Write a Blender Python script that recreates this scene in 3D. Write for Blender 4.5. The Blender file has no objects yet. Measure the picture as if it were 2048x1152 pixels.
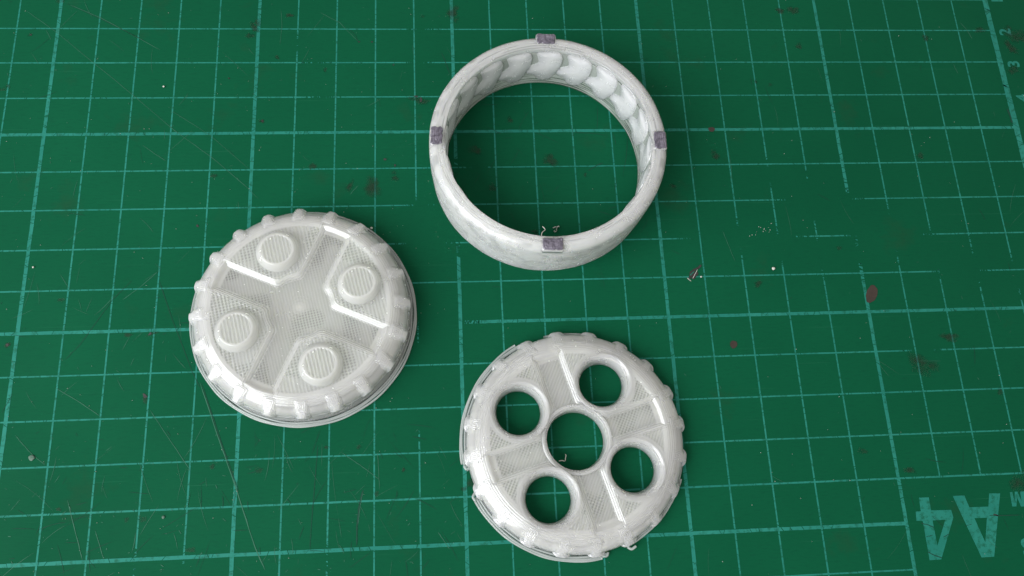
import bpy, math, random
import numpy as np
from mathutils import Matrix, Vector

random.seed(7)
rng = np.random.default_rng(11)
CM = 0.01
scene = bpy.context.scene
COL = scene.collection

# ------------------------------------------------------------------ camera
CAM_R = np.array([[0.9964914, 0.02268876, -0.0805612],
                  [-0.04563265, 0.95418523, -0.29571642],
                  [0.07016087, 0.29835509, 0.95187273]])
CAM_C = np.array([9.63904236, -15.1209533, 19.1195798])      # cm, mat coordinates (x = grid column, y = -grid row)
CAM_F = 1675.49                                              # focal length in photo pixels (photo is 2048 wide)
cam_d = bpy.data.cameras.new("camera")
cam_d.sensor_width = 36.0
cam_d.lens = CAM_F / 2048 * 36.0
cam_d.clip_start = 0.005
cam_d.clip_end = 20.0
cam = bpy.data.objects.new("camera", cam_d)
COL.objects.link(cam)
M = Matrix.Identity(4)
for i in range(3):
    for j in range(3):
        M[i][j] = CAM_R[i, j]
    M[i][3] = CAM_C[i] * CM
cam.matrix_world = M
scene.camera = cam

# ------------------------------------------------------------------ light
world = bpy.data.worlds.new("World")
scene.world = world
world.use_nodes = True
bg = world.node_tree.nodes["Background"]
bg.inputs[0].default_value = (1.0, 0.95, 0.90, 1)
bg.inputs[1].default_value = 0.60


def area(name, loc_cm, target_cm, sx, sy, power, color):
    d = bpy.data.lights.new(name, 'AREA')
    d.shape = 'RECTANGLE'
    d.size, d.size_y = sx, sy
    d.energy = power
    d.color = color
    o = bpy.data.objects.new(name, d)
    COL.objects.link(o)
    o.location = Vector(loc_cm) * CM
    dirv = (Vector(target_cm) - Vector(loc_cm)).normalized()
    o.rotation_euler = dirv.to_track_quat('-Z', 'Y').to_euler()
    return o


# daylight from a window to the left of the table
area("window_light", (-36, -37, 38), (9, -9, 0), 0.58, 0.58, 8.3, (0.95, 0.975, 1.0))

scene.view_settings.view_transform = 'Standard'
scene.view_settings.look = 'None'
scene.view_settings.exposure = 0.2
scene.view_settings.gamma = 1.0
scene.view_settings.use_curve_mapping = False
scene.render.engine = 'CYCLES'
scene.cycles.max_bounces = 12
scene.cycles.transparent_max_bounces = 16
scene.cycles.sample_clamp_indirect = 2.5


# ------------------------------------------------------------------ helpers
def at(u, v, z=0.0):
    """photo pixel -> point (cm) on the horizontal plane at height z"""
    d = CAM_R @ np.array([(u - 1024) / CAM_F, (576 - v) / CAM_F, -1.0])
    t = (z - CAM_C[2]) / d[2]
    p = CAM_C + t * d
    return float(p[0]), float(p[1])


def smooth(a, b, x):
    t = np.clip((x - a) / (b - a), 0, 1)
    return t * t * (3 - 2 * t)


def vnoise(x, y, seed=0):
    xi = np.floor(x).astype(np.int64)
    yi = np.floor(y).astype(np.int64)
    fx, fy = x - xi, y - yi
    fx, fy = fx * fx * (3 - 2 * fx), fy * fy * (3 - 2 * fy)

    def h(a, b):
        n = (a * 374761393 + b * 668265263 + seed * 974711) & 0x7fffffff
        n = ((n ^ (n >> 13)) * 1274126177) & 0x7fffffff
        return ((n ^ (n >> 16)) & 0xffff) / 65535.0
    return (h(xi, yi) * (1 - fx) + h(xi + 1, yi) * fx) * (1 - fy) + (h(xi, yi + 1) * (1 - fx) + h(xi + 1, yi + 1) * fx) * fy


def mesh_from(name, V, F, attr=None, smooth_shade=True):
    me = bpy.data.meshes.new(name)
    V = np.asarray(V, dtype=float) * CM
    if isinstance(F, np.ndarray):
        n, k = F.shape
        me.vertices.add(len(V))
        me.vertices.foreach_set("co", V.ravel())
        me.loops.add(n * k)
        me.loops.foreach_set("vertex_index", F.ravel().astype(np.int32))
        me.polygons.add(n)
        me.polygons.foreach_set("loop_start", np.arange(0, n * k, k, dtype=np.int32))
        me.update(calc_edges=True)
    else:
        me.from_pydata([tuple(v) for v in V], [], F)
    if attr is not None:
        a = me.attributes.new("gap", 'FLOAT', 'POINT')
        a.data.foreach_set("value", np.asarray(attr, dtype=np.float32))
    me.validate()
    me.update()
    if smooth_shade:
        me.polygons.foreach_set("use_smooth", np.ones(len(me.polygons), dtype=bool))
    return me


def obj(name, me, mat, parent=None, loc=(0, 0, 0), rz=0.0):
    o = bpy.data.objects.new(name, me)
    COL.objects.link(o)
    if mat is not None and me is not None and len(me.materials) == 0:
        me.materials.append(mat)
    o.location = Vector(loc) * CM
    o.rotation_euler = (0, 0, rz)
    if parent is not None:
        o.parent = parent
    return o


def thing(name, label, cat, loc=(0, 0, 0), rz=0.0, group=None):
    o = bpy.data.objects.new(name, None)
    o.empty_display_size = 0.005
    COL.objects.link(o)
    o.location = Vector(loc) * CM
    o.rotation_euler = (0, 0, rz)
    tag(o, label, cat, group)
    return o


def tag(o, label, cat, group=None):
    o["label"] = label
    o["category"] = cat
    if group:
        o["group"] = group


def hf_solid(name, sdf, height, bounds, pitch, zbot, wrap=None):
    """solid with a height-field top z=height(x,y) over the region sdf(x,y)<0; closed with skirt and bottom"""
    x0, x1, y0, y1 = bounds
    nx, ny = int((x1 - x0) / pitch) + 2, int((y1 - y0) / pitch) + 2
    X, Y = np.meshgrid(x0 + np.arange(nx) * pitch, y0 + np.arange(ny) * pitch)
    D = sdf(X, Y)
    ins = D < 0
    cell = ins[:-1, :-1] | ins[1:, :-1] | ins[:-1, 1:] | ins[1:, 1:]
    use = np.zeros_like(ins)
    use[:-1, :-1] |= cell
    use[1:, :-1] |= cell
    use[:-1, 1:] |= cell
    use[1:, 1:] |= cell
    out = use & ~ins
    eps = 1e-3
    xs, ys = X[out], Y[out]
    for _ in range(3):
        d = sdf(xs, ys)
        gx = (sdf(xs + eps, ys) - sdf(xs - eps, ys)) / (2 * eps)
        gy = (sdf(xs, ys + eps) - sdf(xs, ys - eps)) / (2 * eps)
        g2 = gx * gx + gy * gy + 1e-6
        xs = xs - d * gx / g2
        ys = ys - d * gy / g2
    X[out], Y[out] = xs, ys
    idx = -np.ones(X.shape, dtype=np.int64)
    idx[use] = np.arange(use.sum())
    vx, vy = X[use], Y[use]
    vz, gap = height(vx, vy)
    n = len(vx)
    cy, cx = np.nonzero(cell)
    F = np.stack([idx[cy, cx], idx[cy, cx + 1], idx[cy + 1, cx + 1], idx[cy + 1, cx]], 1)
    # boundary edges
    E = np.concatenate([F[:, [0, 1]], F[:, [1, 2]], F[:, [2, 3]], F[:, [3, 0]]])
    key = E[:, 0] * n + E[:, 1]
    rkey = E[:, 1] * n + E[:, 0]
    bnd = E[~np.isin(key, rkey)]
    bot = np.stack([vx, vy, np.full(n, zbot)], 1)
    top = np.stack([vx, vy, np.maximum(vz, zbot + 1e-3)], 1)
    # bottom sheet: same cells, reversed
    V = np.concatenate([top, bot])
    S = np.stack([bnd[:, 1], bnd[:, 0], bnd[:, 0] + n, bnd[:, 1] + n], 1)
    Fb = F[:, ::-1] + n
    A = np.concatenate([gap, np.zeros(n)])
    if wrap is not None:
        V = wrap(V)
    return mesh_from(name, V, np.concatenate([F, S, Fb]), A)


def lathe(name, prof, seg=256, a0=0.0, a1=2 * math.pi, wob=None, gapfn=None, closed_profile=True):
    """revolve a (r,z) profile; optional radial/vertical wobble function"""
    prof = np.asarray(prof, dtype=float)
    k = len(prof)
    full = abs((a1 - a0) - 2 * math.pi) < 1e-6
    ns = seg if full else seg + 1
    th = a0 + (a1 - a0) * np.arange(ns) / seg
    T, K = np.meshgrid(th, np.arange(k), indexing='ij')
    R, Z = prof[K, 0].copy(), prof[K, 1].copy()
    if wob is not None:
        R, Z = wob(T, R, Z)
    V = np.stack([R * np.cos(T), R * np.sin(T), Z], -1).reshape(-1, 3)
    gap = gapfn(T, R, Z).ravel() if gapfn is not None else np.zeros(len(V))
    kk = k if closed_profile else k - 1
    I, J = np.meshgrid(np.arange(seg), np.arange(kk), indexing='ij')
    I2 = (I + 1) % ns
    J2 = (J + 1) % k
    F = np.stack([I * k + J, I2 * k + J, I2 * k + J2, I * k + J2], -1).reshape(-1, 4)
    if full or not closed_profile:
        return mesh_from(name, V, F, gap)
    Fl = [tuple(f) for f in F.tolist()]
    Fl.append(tuple(range(k - 1, -1, -1)))
    Fl.append(tuple(range((ns - 1) * k, ns * k)))
    return mesh_from(name, V, Fl, gap)


def tube(name, pts, rad, seg=6):
    pts = [Vector(p) for p in pts]
    V, F = [], []
    n = len(pts)
    for i, p in enumerate(pts):
        t = (pts[min(i + 1, n - 1)] - pts[max(i - 1, 0)]).normalized()
        a = t.orthogonal().normalized()
        b = t.cross(a)
        r = rad[i] if isinstance(rad, (list, tuple)) else rad
        for j in range(seg):
            w = 2 * math.pi * j / seg
            V.append(p + (a * math.cos(w) + b * math.sin(w)) * r)
    for i in range(n - 1):
        for j in range(seg):
            F.append((i * seg + j, i * seg + (j + 1) % seg, (i + 1) * seg + (j + 1) % seg, (i + 1) * seg + j))
    F.append(tuple(range(seg - 1, -1, -1)))
    F.append(tuple(range((n - 1) * seg, n * seg)))
    return mesh_from(name, V, F)


def spline(pts, n=6):
    """Catmull-Rom through points"""
    P = [np.array(p, dtype=float) for p in pts]
    P = [2 * P[0] - P[1]] + P + [2 * P[-1] - P[-2]]
    out = []
    for i in range(1, len(P) - 2):
        for j in range(n):
            t = j / n
            out.append(0.5 * ((2 * P[i]) + (-P[i - 1] + P[i + 1]) * t + (2 * P[i - 1] - 5 * P[i] + 4 * P[i + 1] - P[i + 2]) * t * t
                              + (-P[i - 1] + 3 * P[i] - 3 * P[i + 1] + P[i + 2]) * t ** 3))
    out.append(P[-2])
    return out


# ------------------------------------------------------------------ materials
def new_mat(name):
    m = bpy.data.materials.new(name)
    m.use_nodes = True
    nt = m.node_tree
    nt.nodes.clear()
    out = nt.nodes.new("ShaderNodeOutputMaterial")
    return m, nt, out


def N(nt, typ, **kw):
    n = nt.nodes.new(typ)
    for k, v in kw.items():
        setattr(n, k, v)
    return n


def noise(nt, scale, detail=3, rough=0.55, vec=None):
    n = N(nt, "ShaderNodeTexNoise")
    n.inputs["Scale"].default_value = scale
    n.inputs["Detail"].default_value = detail
    n.inputs["Roughness"].default_value = rough
    if vec is not None:
        nt.links.new(vec, n.inputs["Vector"])
    return n


def ramp(nt, src, p0, p1, c0=(0, 0, 0, 1), c1=(1, 1, 1, 1)):
    r = N(nt, "ShaderNodeValToRGB")
    r.color_ramp.elements[0].position = p0
    r.color_ramp.elements[1].position = p1
    r.color_ramp.elements[0].color = c0
    r.color_ramp.elements[1].color = c1
    nt.links.new(src, r.inputs[0])
    return r


def mixc(nt, fac, a, b):
    m = N(nt, "ShaderNodeMix", data_type='RGBA')
    for sock, val in ((m.inputs[0], fac), (m.inputs[6], a), (m.inputs[7], b)):
        if hasattr(val, "links") or hasattr(val, "is_linked"):
            nt.links.new(val, sock)
        else:
            sock.default_value = val
    return m.outputs[2]


def mat_green():
    m, nt, out = new_mat("mat_green_vinyl")
    tc = N(nt, "ShaderNodeTexCoord")
    b = N(nt, "ShaderNodeBsdfPrincipled")
    big = noise(nt, 9, 4, 0.6, tc.outputs["Object"])
    c1 = mixc(nt, ramp(nt, big.outputs[0], 0.3, 0.72).outputs[0], (0.0010, 0.052, 0.0225, 1), (0.0022, 0.071, 0.0310, 1))
    # brownish grime
    gr = noise(nt, 55, 5, 0.65, tc.outputs["Object"])
    c2 = mixc(nt, ramp(nt, gr.outputs[0], 0.60, 0.82, (0, 0, 0, 1), (0.6, 0.6, 0.6, 1)).outputs[0], c1, (0.014, 0.038, 0.018, 1))
    # fine grain running along the rows
    mp = N(nt, "ShaderNodeMapping")
    mp.inputs["Scale"].default_value = (420, 2600, 1)
    nt.links.new(tc.outputs["Object"], mp.inputs[0])
    fine = noise(nt, 1.0, 3, 0.7, mp.outputs[0])
    c3 = mixc(nt, ramp(nt, fine.outputs[0], 0.50, 0.80, (0, 0, 0, 1), (0.6, 0.6, 0.6, 1)).outputs[0], c2, (0.0015, 0.044, 0.022, 1))
    # fine blade scratches: long thin noise in a slanted frame
    mp2 = N(nt, "ShaderNodeMapping")
    mp2.inputs["Rotation"].default_value = (0, 0, math.radians(62))
    mp2.inputs["Scale"].default_value = (28, 3400, 1)
    nt.links.new(tc.outputs["Object"], mp2.inputs[0])
    sc = noise(nt, 1.0, 2, 0.5, mp2.outputs[0])
    c4 = mixc(nt, ramp(nt, sc.outputs[0], 0.70, 0.78, (0, 0, 0, 1), (0.35, 0.35, 0.35, 1)).outputs[0], c3, (0.022, 0.125, 0.07, 1))
    nt.links.new(c4, b.inputs["Base Color"])
    rr = ramp(nt, gr.outputs[0], 0.3, 0.75, (0.60, 0.60, 0.60, 1), (0.78, 0.78, 0.78, 1))
    nt.links.new(rr.outputs[0], b.inputs["Roughness"])
    b.inputs["Specular IOR Level"].default_value = 0.05
    bp = N(nt, "ShaderNodeBump")
    bp.inputs["Strength"].default_value = 0.25
    bp.inputs["Distance"].default_value = 0.0001
    nt.links.new(fine.outputs[0], bp.inputs["Height"])
    nt.links.new(bp.outputs[0], b.inputs["Normal"])
    nt.links.new(b.outputs[0], out.inputs[0])
    return m


def mat_print():
    m, nt, out = new_mat("turquoise_print")
    tc = N(nt, "ShaderNodeTexCoord")
    b = N(nt, "ShaderNodeBsdfPrincipled")
    n1 = noise(nt, 900, 4, 0.7, tc.outputs["Object"])
    n2 = noise(nt, 90, 4, 0.6, tc.outputs["Object"])
    c = mixc(nt, ramp(nt, n2.outputs[0], 0.35, 0.7).outputs[0], (0.009, 0.132, 0.098, 1), (0.016, 0.164, 0.124, 1))
    c = mixc(nt, ramp(nt, n1.outputs[0], 0.50, 0.66, (0, 0, 0, 1), (0.85, 0.85, 0.85, 1)).outputs[0], c, (0.004, 0.075, 0.042, 1))
    n3 = noise(nt, 160, 3, 0.6, tc.outputs["Object"])
    c = mixc(nt, ramp(nt, n3.outputs[0], 0.62, 0.78, (0, 0, 0, 1), (0.35, 0.35, 0.35, 1)).outputs[0], c, (0.02, 0.13, 0.09, 1))
    nt.links.new(c, b.inputs["Base Color"])
    b.inputs["Roughness"].default_value = 0.6
    b.inputs["Specular IOR Level"].default_value = 0.12
    nt.links.new(b.outputs[0], out.inputs[0])
    return m


def mat_plain(name, color, rough=0.6, spec=0.3, vary=None):
    m, nt, out = new_mat(name)
    b = N(nt, "ShaderNodeBsdfPrincipled")
    b.inputs["Roughness"].default_value = rough
    b.inputs["Specular IOR Level"].default_value = spec
    if vary:
        tc = N(nt, "ShaderNodeTexCoord")
        n = noise(nt, vary[0], 4, 0.65, tc.outputs["Object"])
        c = mixc(nt, ramp(nt, n.outputs[0], 0.35, 0.68).outputs[0], (*color, 1), (*vary[1], 1))
        nt.links.new(c, b.inputs["Base Color"])
    else:
        b.inputs["Base Color"].default_value = (*color, 1)
    nt.links.new(b.outputs[0], out.inputs[0])
    return m


def mat_soft(name, color, alpha=0.7, scale=260):
    """stain soaked into the mat, breaking up at its rim"""
    m, nt, out = new_mat(name)
    tc = N(nt, "ShaderNodeTexCoord")
    b = N(nt, "ShaderNodeBsdfPrincipled")
    b.inputs["Base Color"].default_value = (*color, 1)
    b.inputs["Roughness"].default_value = 0.6
    b.inputs["Specular IOR Level"].default_value = 0.3
    at_ = N(nt, "ShaderNodeAttribute", attribute_name="gap")
    n = noise(nt, scale, 4, 0.7, tc.outputs["Object"])
    mu = N(nt, "ShaderNodeMath", operation='MULTIPLY')
    nt.links.new(at_.outputs["Fac"], mu.inputs[0])
    nt.links.new(ramp(nt, n.outputs[0], 0.30, 0.62).outputs[0], mu.inputs[1])
    mu2 = N(nt, "ShaderNodeMath", operation='MULTIPLY')
    nt.links.new(mu.outputs[0], mu2.inputs[0])
    mu2.inputs[1].default_value = alpha
    tr = N(nt, "ShaderNodeBsdfTransparent")
    mx = N(nt, "ShaderNodeMixShader")
    nt.links.new(mu2.outputs[0], mx.inputs[0])
    nt.links.new(tr.outputs[0], mx.inputs[1])
    nt.links.new(b.outputs[0], mx.inputs[2])
    nt.links.new(mx.outputs[0], out.inputs[0])
    return m


def mat_filament(name, col_a, col_b, rough=0.20, sss=1.0, clear=0.0, clear_gap=0.75, tint=(0.80, 0.84, 0.80), bump=0.07, sscale=0.0028, trans=0.0, nscale=130, layers=False):
    """milky natural printing filament. 'gap' attribute = open weave / thin wall: lets the view through"""
    m, nt, out = new_mat(name)
    tc = N(nt, "ShaderNodeTexCoord")
    b = N(nt, "ShaderNodeBsdfPrincipled")
    vec = tc.outputs["Object"]
    if layers:
        mp = N(nt, "ShaderNodeMapping")
        mp.inputs["Scale"].default_value = (0.30, 0.30, 9.0)
        nt.links.new(vec, mp.inputs[0])
        vec = mp.outputs[0]
    n1 = noise(nt, nscale, 4, 0.6, vec)
    c = mixc(nt, ramp(nt, n1.outputs[0], 0.32, 0.70).outputs[0], (*col_a, 1), (*col_b, 1))
    nt.links.new(c, b.inputs["Base Color"])
    n2 = noise(nt, 420, 3, 0.6, tc.outputs["Object"])
    rr = ramp(nt, n2.outputs[0], 0.3, 0.75, (rough - 0.08,) * 3 + (1,), (rough + 0.14,) * 3 + (1,))
    nt.links.new(rr.outputs[0], b.inputs["Roughness"])
    b.inputs["IOR"].default_value = 1.50
    b.inputs["Transmission Weight"].default_value = trans
    b.inputs["Coat Weight"].default_value = 0.6
    b.inputs["Coat Roughness"].default_value = 0.10
    b.inputs["Subsurface Weight"].default_value = sss
    b.inputs["Subsurface Radius"].default_value = (1.0, 1.0, 0.92)
    b.inputs["Subsurface Scale"].default_value = sscale
    bp = N(nt, "ShaderNodeBump")
    bp.inputs["Strength"].default_value = bump
    bp.inputs["Distance"].default_value = 0.00022
    n3 = noise(nt, 420 if layers else 650, 3, 0.6, vec)
    nt.links.new(n3.outputs[0], bp.inputs["Height"])
    nt.links.new(bp.outputs[0], b.inputs["Normal"])
    tr = N(nt, "ShaderNodeBsdfTransparent")
    tr.inputs[0].default_value = (*tint, 1)
    at_ = N(nt, "ShaderNodeAttribute", attribute_name="gap")
    mr = N(nt, "ShaderNodeMapRange")
    mr.inputs[3].default_value = clear
    mr.inputs[4].default_value = clear_gap
    nt.links.new(at_.outputs["Fac"], mr.inputs[0])
    mx = N(nt, "ShaderNodeMixShader")
    nt.links.new(mr.outputs[0], mx.inputs[0])
    nt.links.new(b.outputs[0], mx.inputs[1])
    nt.links.new(tr.outputs[0], mx.inputs[2])
    nt.links.new(mx.outputs[0], out.inputs[0])
    return m


M_MAT = mat_green()
M_PRINT = mat_print()
M_TABLE = mat_plain("dark_tabletop", (0.06, 0.05, 0.045), 0.5, 0.4, (30, (0.09, 0.075, 0.06)))
M_FIL = mat_filament("milky_filament", (0.92, 0.93, 0.90), (0.96, 0.965, 0.945), clear=0.09, clear_gap=0.7, trans=0.62)
M_FILD = mat_filament("milky_filament_weave", (0.90, 0.91, 0.86), (0.94, 0.945, 0.905), rough=0.17, clear=0.09, clear_gap=0.95, trans=0.62)
M_LOBE = mat_filament("milky_filament_lobe", (0.92, 0.93, 0.92), (0.96, 0.965, 0.955), rough=0.20, clear=0.03, clear_gap=0.6, trans=0.26)
M_CLEAR = mat_filament("clear_filament", (0.46, 0.50, 0.49), (0.60, 0.63, 0.62), rough=0.15, sss=0.0, clear=0.58, clear_gap=0.85,
                       tint=(0.86, 0.90, 0.88))
M_LINER = mat_filament("thin_wall_filament", (0.50, 0.54, 0.51), (0.62, 0.65, 0.62), rough=0.18, sss=0.0, clear=0.36, clear_gap=0.92,
                       tint=(0.56, 0.66, 0.59))
M_RING = mat_filament("layered_filament", (0.90, 0.91, 0.90), (0.97, 0.975, 0.965), clear=0.05, clear_gap=0.7, trans=0.62, nscale=230, layers=True, bump=0.35)
M_PEN = mat_filament("purple_marker_ink", (0.034, 0.029, 0.046), (0.150, 0.136, 0.175), rough=0.30, sss=0.0, clear=0.0, clear_gap=0.0, bump=0.5, nscale=1100)
M_CUTD = mat_plain("cut_dark", (0.004, 0.040, 0.024), 0.7, 0.2)
M_CUTL = mat_plain("scratch_light", (0.014, 0.095, 0.054), 0.6, 0.3)
M_CUTB = mat_plain("gouge_black", (0.010, 0.012, 0.011), 0.5, 0.4, (500, (0.030, 0.028, 0.026)))
M_CRUMB = mat_plain("pale_crumb", (0.50, 0.50, 0.46), 0.6, 0.3, (900, (0.36, 0.37, 0.33)))
M_FLAKE = mat_plain("dull_flake", (0.045, 0.095, 0.068), 0.6, 0.2, (700, (0.10, 0.15, 0.12)))
M_BROWN = mat_soft("brown_stain", (0.012, 0.020, 0.011), 0.5, 420)
M_SPOT = mat_plain("brown_varnish_spot", (0.026, 0.019, 0.015), 0.4, 0.3, (300, (0.040, 0.027, 0.021)))

# ------------------------------------------------------------------ table + cutting mat
tab = obj("tabletop", mesh_from("tabletop", [(-60, -60, -0.31), (80, -60, -0.31), (80, 40, -0.31), (-60, 40, -0.31)], [(0, 1, 2, 3)], smooth_shade=False), M_TABLE)
tab["kind"] = "structure"

MX0, MX1, MY0, MY1, MT = -5.0, 27.4, -20.2, 1.4, 0.30
mat_root = thing("cutting_mat", "worn green self healing cutting mat with turquoise centimetre grid under the plastic discs", "cutting mat", (0, 0, -MT))


def rounded_slab(name, x0, x1, y0, y1, z0, z1, r, bev=0.04):
    ring = []
    for cx, cy, a0 in ((x1 - r, y1 - r, 0), (x0 + r, y1 - r, 90), (x0 + r, y0 + r, 180), (x1 - r, y0 + r, 270)):
        for k in range(9):
            a = math.radians(a0 + 90 * k / 8)
            ring.append((cx + r * math.cos(a), cy + r * math.sin(a)))
    n = len(ring)
    mx, my = (x0 + x1) / 2, (y0 + y1) / 2
    V, F = [], []
    for z, ins in ((z0, 0), (z1 - bev, 0), (z1, bev)):
        for x, y in ring:
            sx = 1 - ins / (abs(x - mx) + 1e-6) if abs(x - mx) > ins else 1
            sy = 1 - ins / (abs(y - my) + 1e-6) if abs(y - my) > ins else 1
            V.append((mx + (x - mx) * sx, my + (y - my) * sy, z))
    for l in range(2):
        for i in range(n):
            F.append((l * n + i, l * n + (i + 1) % n, (l + 1) * n + (i + 1) % n, (l + 1) * n + i))
    F.append(tuple(range(n - 1, -1, -1)))
    F.append(tuple(range(2 * n, 3 * n)))
    return mesh_from(name, V, F, smooth_shade=False)


obj("mat_sheet", rounded_slab("mat_sheet", MX0, MX1, MY0, MY1, 0.0, MT, 0.5), M_MAT, mat_root)
ZV, ZH, ZS = MT + 0.003, MT + 0.0042, MT + 0.0056     # print and scratch sheets, each just above the one below


def line_mesh(name, a, b, width, z, gaps, cut_rate=3.2, fade=()):
    """printed line a->b (cm), broken by knife cuts and worn gaps; gaps: list of (t0,t1) in cm along the line"""
    a, b = np.array(a, float), np.array(b, float)
    L = np.linalg.norm(b - a)
    d = (b - a) / L
    nrm = np.array([-d[1], d[0]])
    cuts = []
    t = 0.0
    while t < L:
        t += random.expovariate(cut_rate) + 0.03
        cuts.append((t, t + random.uniform(0.006, 0.017), random.uniform(-0.8, 0.8) * width))
    for g0, g1 in gaps:
        for tt, sgn in ((g0, -1), (g1, 1)):       # ragged ends
            for k in range(16):
                p = tt + sgn * abs(random.gauss(0.0, 0.16))
                cuts.append((p, p + random.uniform(0.01, 0.035), random.uniform(-0.8, 0.8) * width))
        cuts.append((g0, g1, random.uniform(-1, 1) * width))
    cuts.sort()
    V, F = [], []
    pos, sl0 = 0.0, 0.0

    def seg(t0, s0, t1, s1):
        if t1 - t0 < 0.004:
            return
        m = max(1, int((t1 - t0) / 0.25))
        base = len(V)
        for i in range(m + 1):
            f = i / m
            t_ = t0 + (t1 - t0) * f
            s_ = s0 * (1 - f) + s1 * f if m == 1 else (s0 if i == 0 else (s1 if i == m else 0))
            w1 = width * 0.5 * random.uniform(0.86, 1.06)
            w2 = width * 0.5 * random.uniform(0.86, 1.06)
            p = a + d * (t_ + s_ * 0.5) + nrm * w1
            q = a + d * (t_ - s_ * 0.5) - nrm * w2
            V.append((p[0], p[1], z))
            V.append((q[0], q[1], z))
        for i in range(m):
            F.append((base + 2 * i, base + 2 * i + 1, base + 2 * i + 3, base + 2 * i + 2))
    for c0, c1, s in cuts:
        if c0 > L:
            break
        if c0 > pos:
            seg(pos, sl0, c0, s)
        if c1 > pos:
            pos, sl0 = c1, s
    if pos < L:
        seg(pos, sl0, L, 0.0)
    return mesh_from(name, V, F, smooth_shade=False)


# worn gaps read off the photograph: for columns a range of photo y, for rows a range of photo x (about that line)
COL_GAPS = {9: [(410, 640), (700, 860)], 10: [(334, 492)], 17: [(456, 498)], 18: [(336, 366), (470, 512)], 19: [(359, 432), (488, 540)],
            20: [(394, 472), (498, 526)], 21: [(428, 502)], 22: [(474, 538)], 23: [(508, 560)], 24: [(534, 578)], 6: [(82, 91)],
            3: [(1132, 1137)], 4: [(1134, 1152)], 7: [(1114, 1122)], 8: [(500, 640)]}
ROW_GAPS = {7: [(836, 856), (870, 890), (1576, 1704)], 8: [(820, 892), (1384, 1592), (1708, 1846)], 9: [(1884, 1960)], 6: [(944, 966)],
            3: [(832, 842), (628, 636)], 10: [(836, 930)], 4: [(640, 652)], 11: [(1834, 1868)], 2: [(834, 842)]}


def row_px(c, r):
    w = np.array([c, -r, 0.0]) - CAM_C
    k = CAM_R.T @ w
    return 1024 - CAM_F * k[0] / k[2], 576 + CAM_F * k[1] / k[2]


def grid_line(a, b, w, z, gaps, rate):
    """one printed line, one object for each stretch between worn gaps"""
    a, b = np.array(a, float), np.array(b, float)
    L = np.linalg.norm(b - a)
    d = (b - a) / L
    t = 0.0
    for g0, g1 in sorted(gaps) + [(L, L + 1)]:
        if g0 - t > 0.05:
            ends = ([(-0.02, 0.0)] if t > 0 else []) + ([(g0 - t, g0 - t + 0.02)] if g0 < L else [])
            obj("grid_line", line_mesh("grid_line", a + d * t, a + d * min(g0, L), w, z, ends, rate), M_PRINT, mat_root)
        t = g1


C_X0 = -3
for c in range(C_X0, 26):
    y0, y1 = 0.0, -19.0
    if 21 <= c <= 24:
        y1 = -14.0
    w = 0.16 if c == 25 else (0.088 if c % 5 == 0 else 0.040)
    gaps = []
    for v0, v1 in COL_GAPS.get(c, []):
        rr = []
        for v in (v0, v1):
            lo, hi = 0.0, 18.0
            for _ in range(40):
                mid = (lo + hi) / 2
                if row_px(c, mid)[1] < v:
                    lo = mid
                else:
                    hi = mid
            rr.append(lo)
        gaps.append((rr[0] - abs(y0), rr[1] - abs(y0)))
    grid_line((c, y0), (c, y1), w, ZV, gaps, 4.2)
for r in range(0, 20):
    x1 = 25.0 if r <= 14 else 20.0
    w = 0.082 if r % 5 == 0 else 0.038
    if r == 14:
        w = 0.044
    gaps = []
    for u0, u1 in ROW_GAPS.get(r, []):
        rr = []
        for u in (u0, u1):
            lo, hi = -3.0, 26.0
            for _ in range(40):
                mid = (lo + hi) / 2
                if row_px(mid, r)[0] < u:
                    lo = mid
                else:
                    hi = mid
            rr.append(lo)
        gaps.append((rr[0] - C_X0, rr[1] - C_X0))
    grid_line((C_X0, -r), (x1, -r), w, ZH, gaps, 2.6)


def flat_poly(name, loops_px, z, mat, parent, holes=(), z_is_px=True):
    """flat printed shape from outlines; holes are cut with a bridge"""
    import bmesh
    from mathutils.geometry import tessellate_polygon
    loops = [[Vector((*at(u, v), z)) for u, v in lp] for lp in loops_px]
    tris = tessellate_polygon(loops)
    V = [p for lp in loops for p in lp]
    return obj(name, mesh_from(name, [tuple(p) for p in V], [tuple(t) for t in tris], smooth_shade=False), mat, parent)


# "A4" printed upside down, outlines taken from the photo (zoom of 1748..2048 x 860..1152, 0.2534 px per step)
def z7(pts):
    return [(1748 + x * 0.2534, 860 + y * 0.2534) for x, y in pts]


o = flat_poly("printed_letter", [z7([(620, 520), (712, 516), (752, 610), (902, 604), (908, 500), (995, 500), (948, 1000), (848, 1006)]),
                                 z7([(792, 696), (890, 692), (878, 886)])], ZH, M_PRINT, mat_root)
o["label"] = "large turquoise capital letter A printed upside down"
o = flat_poly("printed_digit", [z7([(354, 534), (432, 531), (450, 634), (608, 630), (626, 690), (530, 1022), (438, 1028), (384, 718), (334, 716), (328, 644), (368, 640)]),
                                z7([(462, 714), (562, 708), (500, 912)])], ZH, M_PRINT, mat_root)
o["label"] = "large turquoise digit 4 printed upside down"


def z2(pts):
    return [(1988 + x * 0.15625, 960 + y * 0.15625) for x, y in pts]


o = flat_poly("printed_letter", [z2([(200, 155), (232, 153), (262, 272), (264, 150), (298, 148), (350, 268), (332, 148), (366, 146), (430, 150), (470, 330), (432, 334),
                                     (408, 205), (396, 338), (344, 340), (296, 226), (286, 338), (232, 340)])], ZH, M_PRINT, mat_root)
o["label"] = "small turquoise capital letter M printed upside down"


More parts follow.
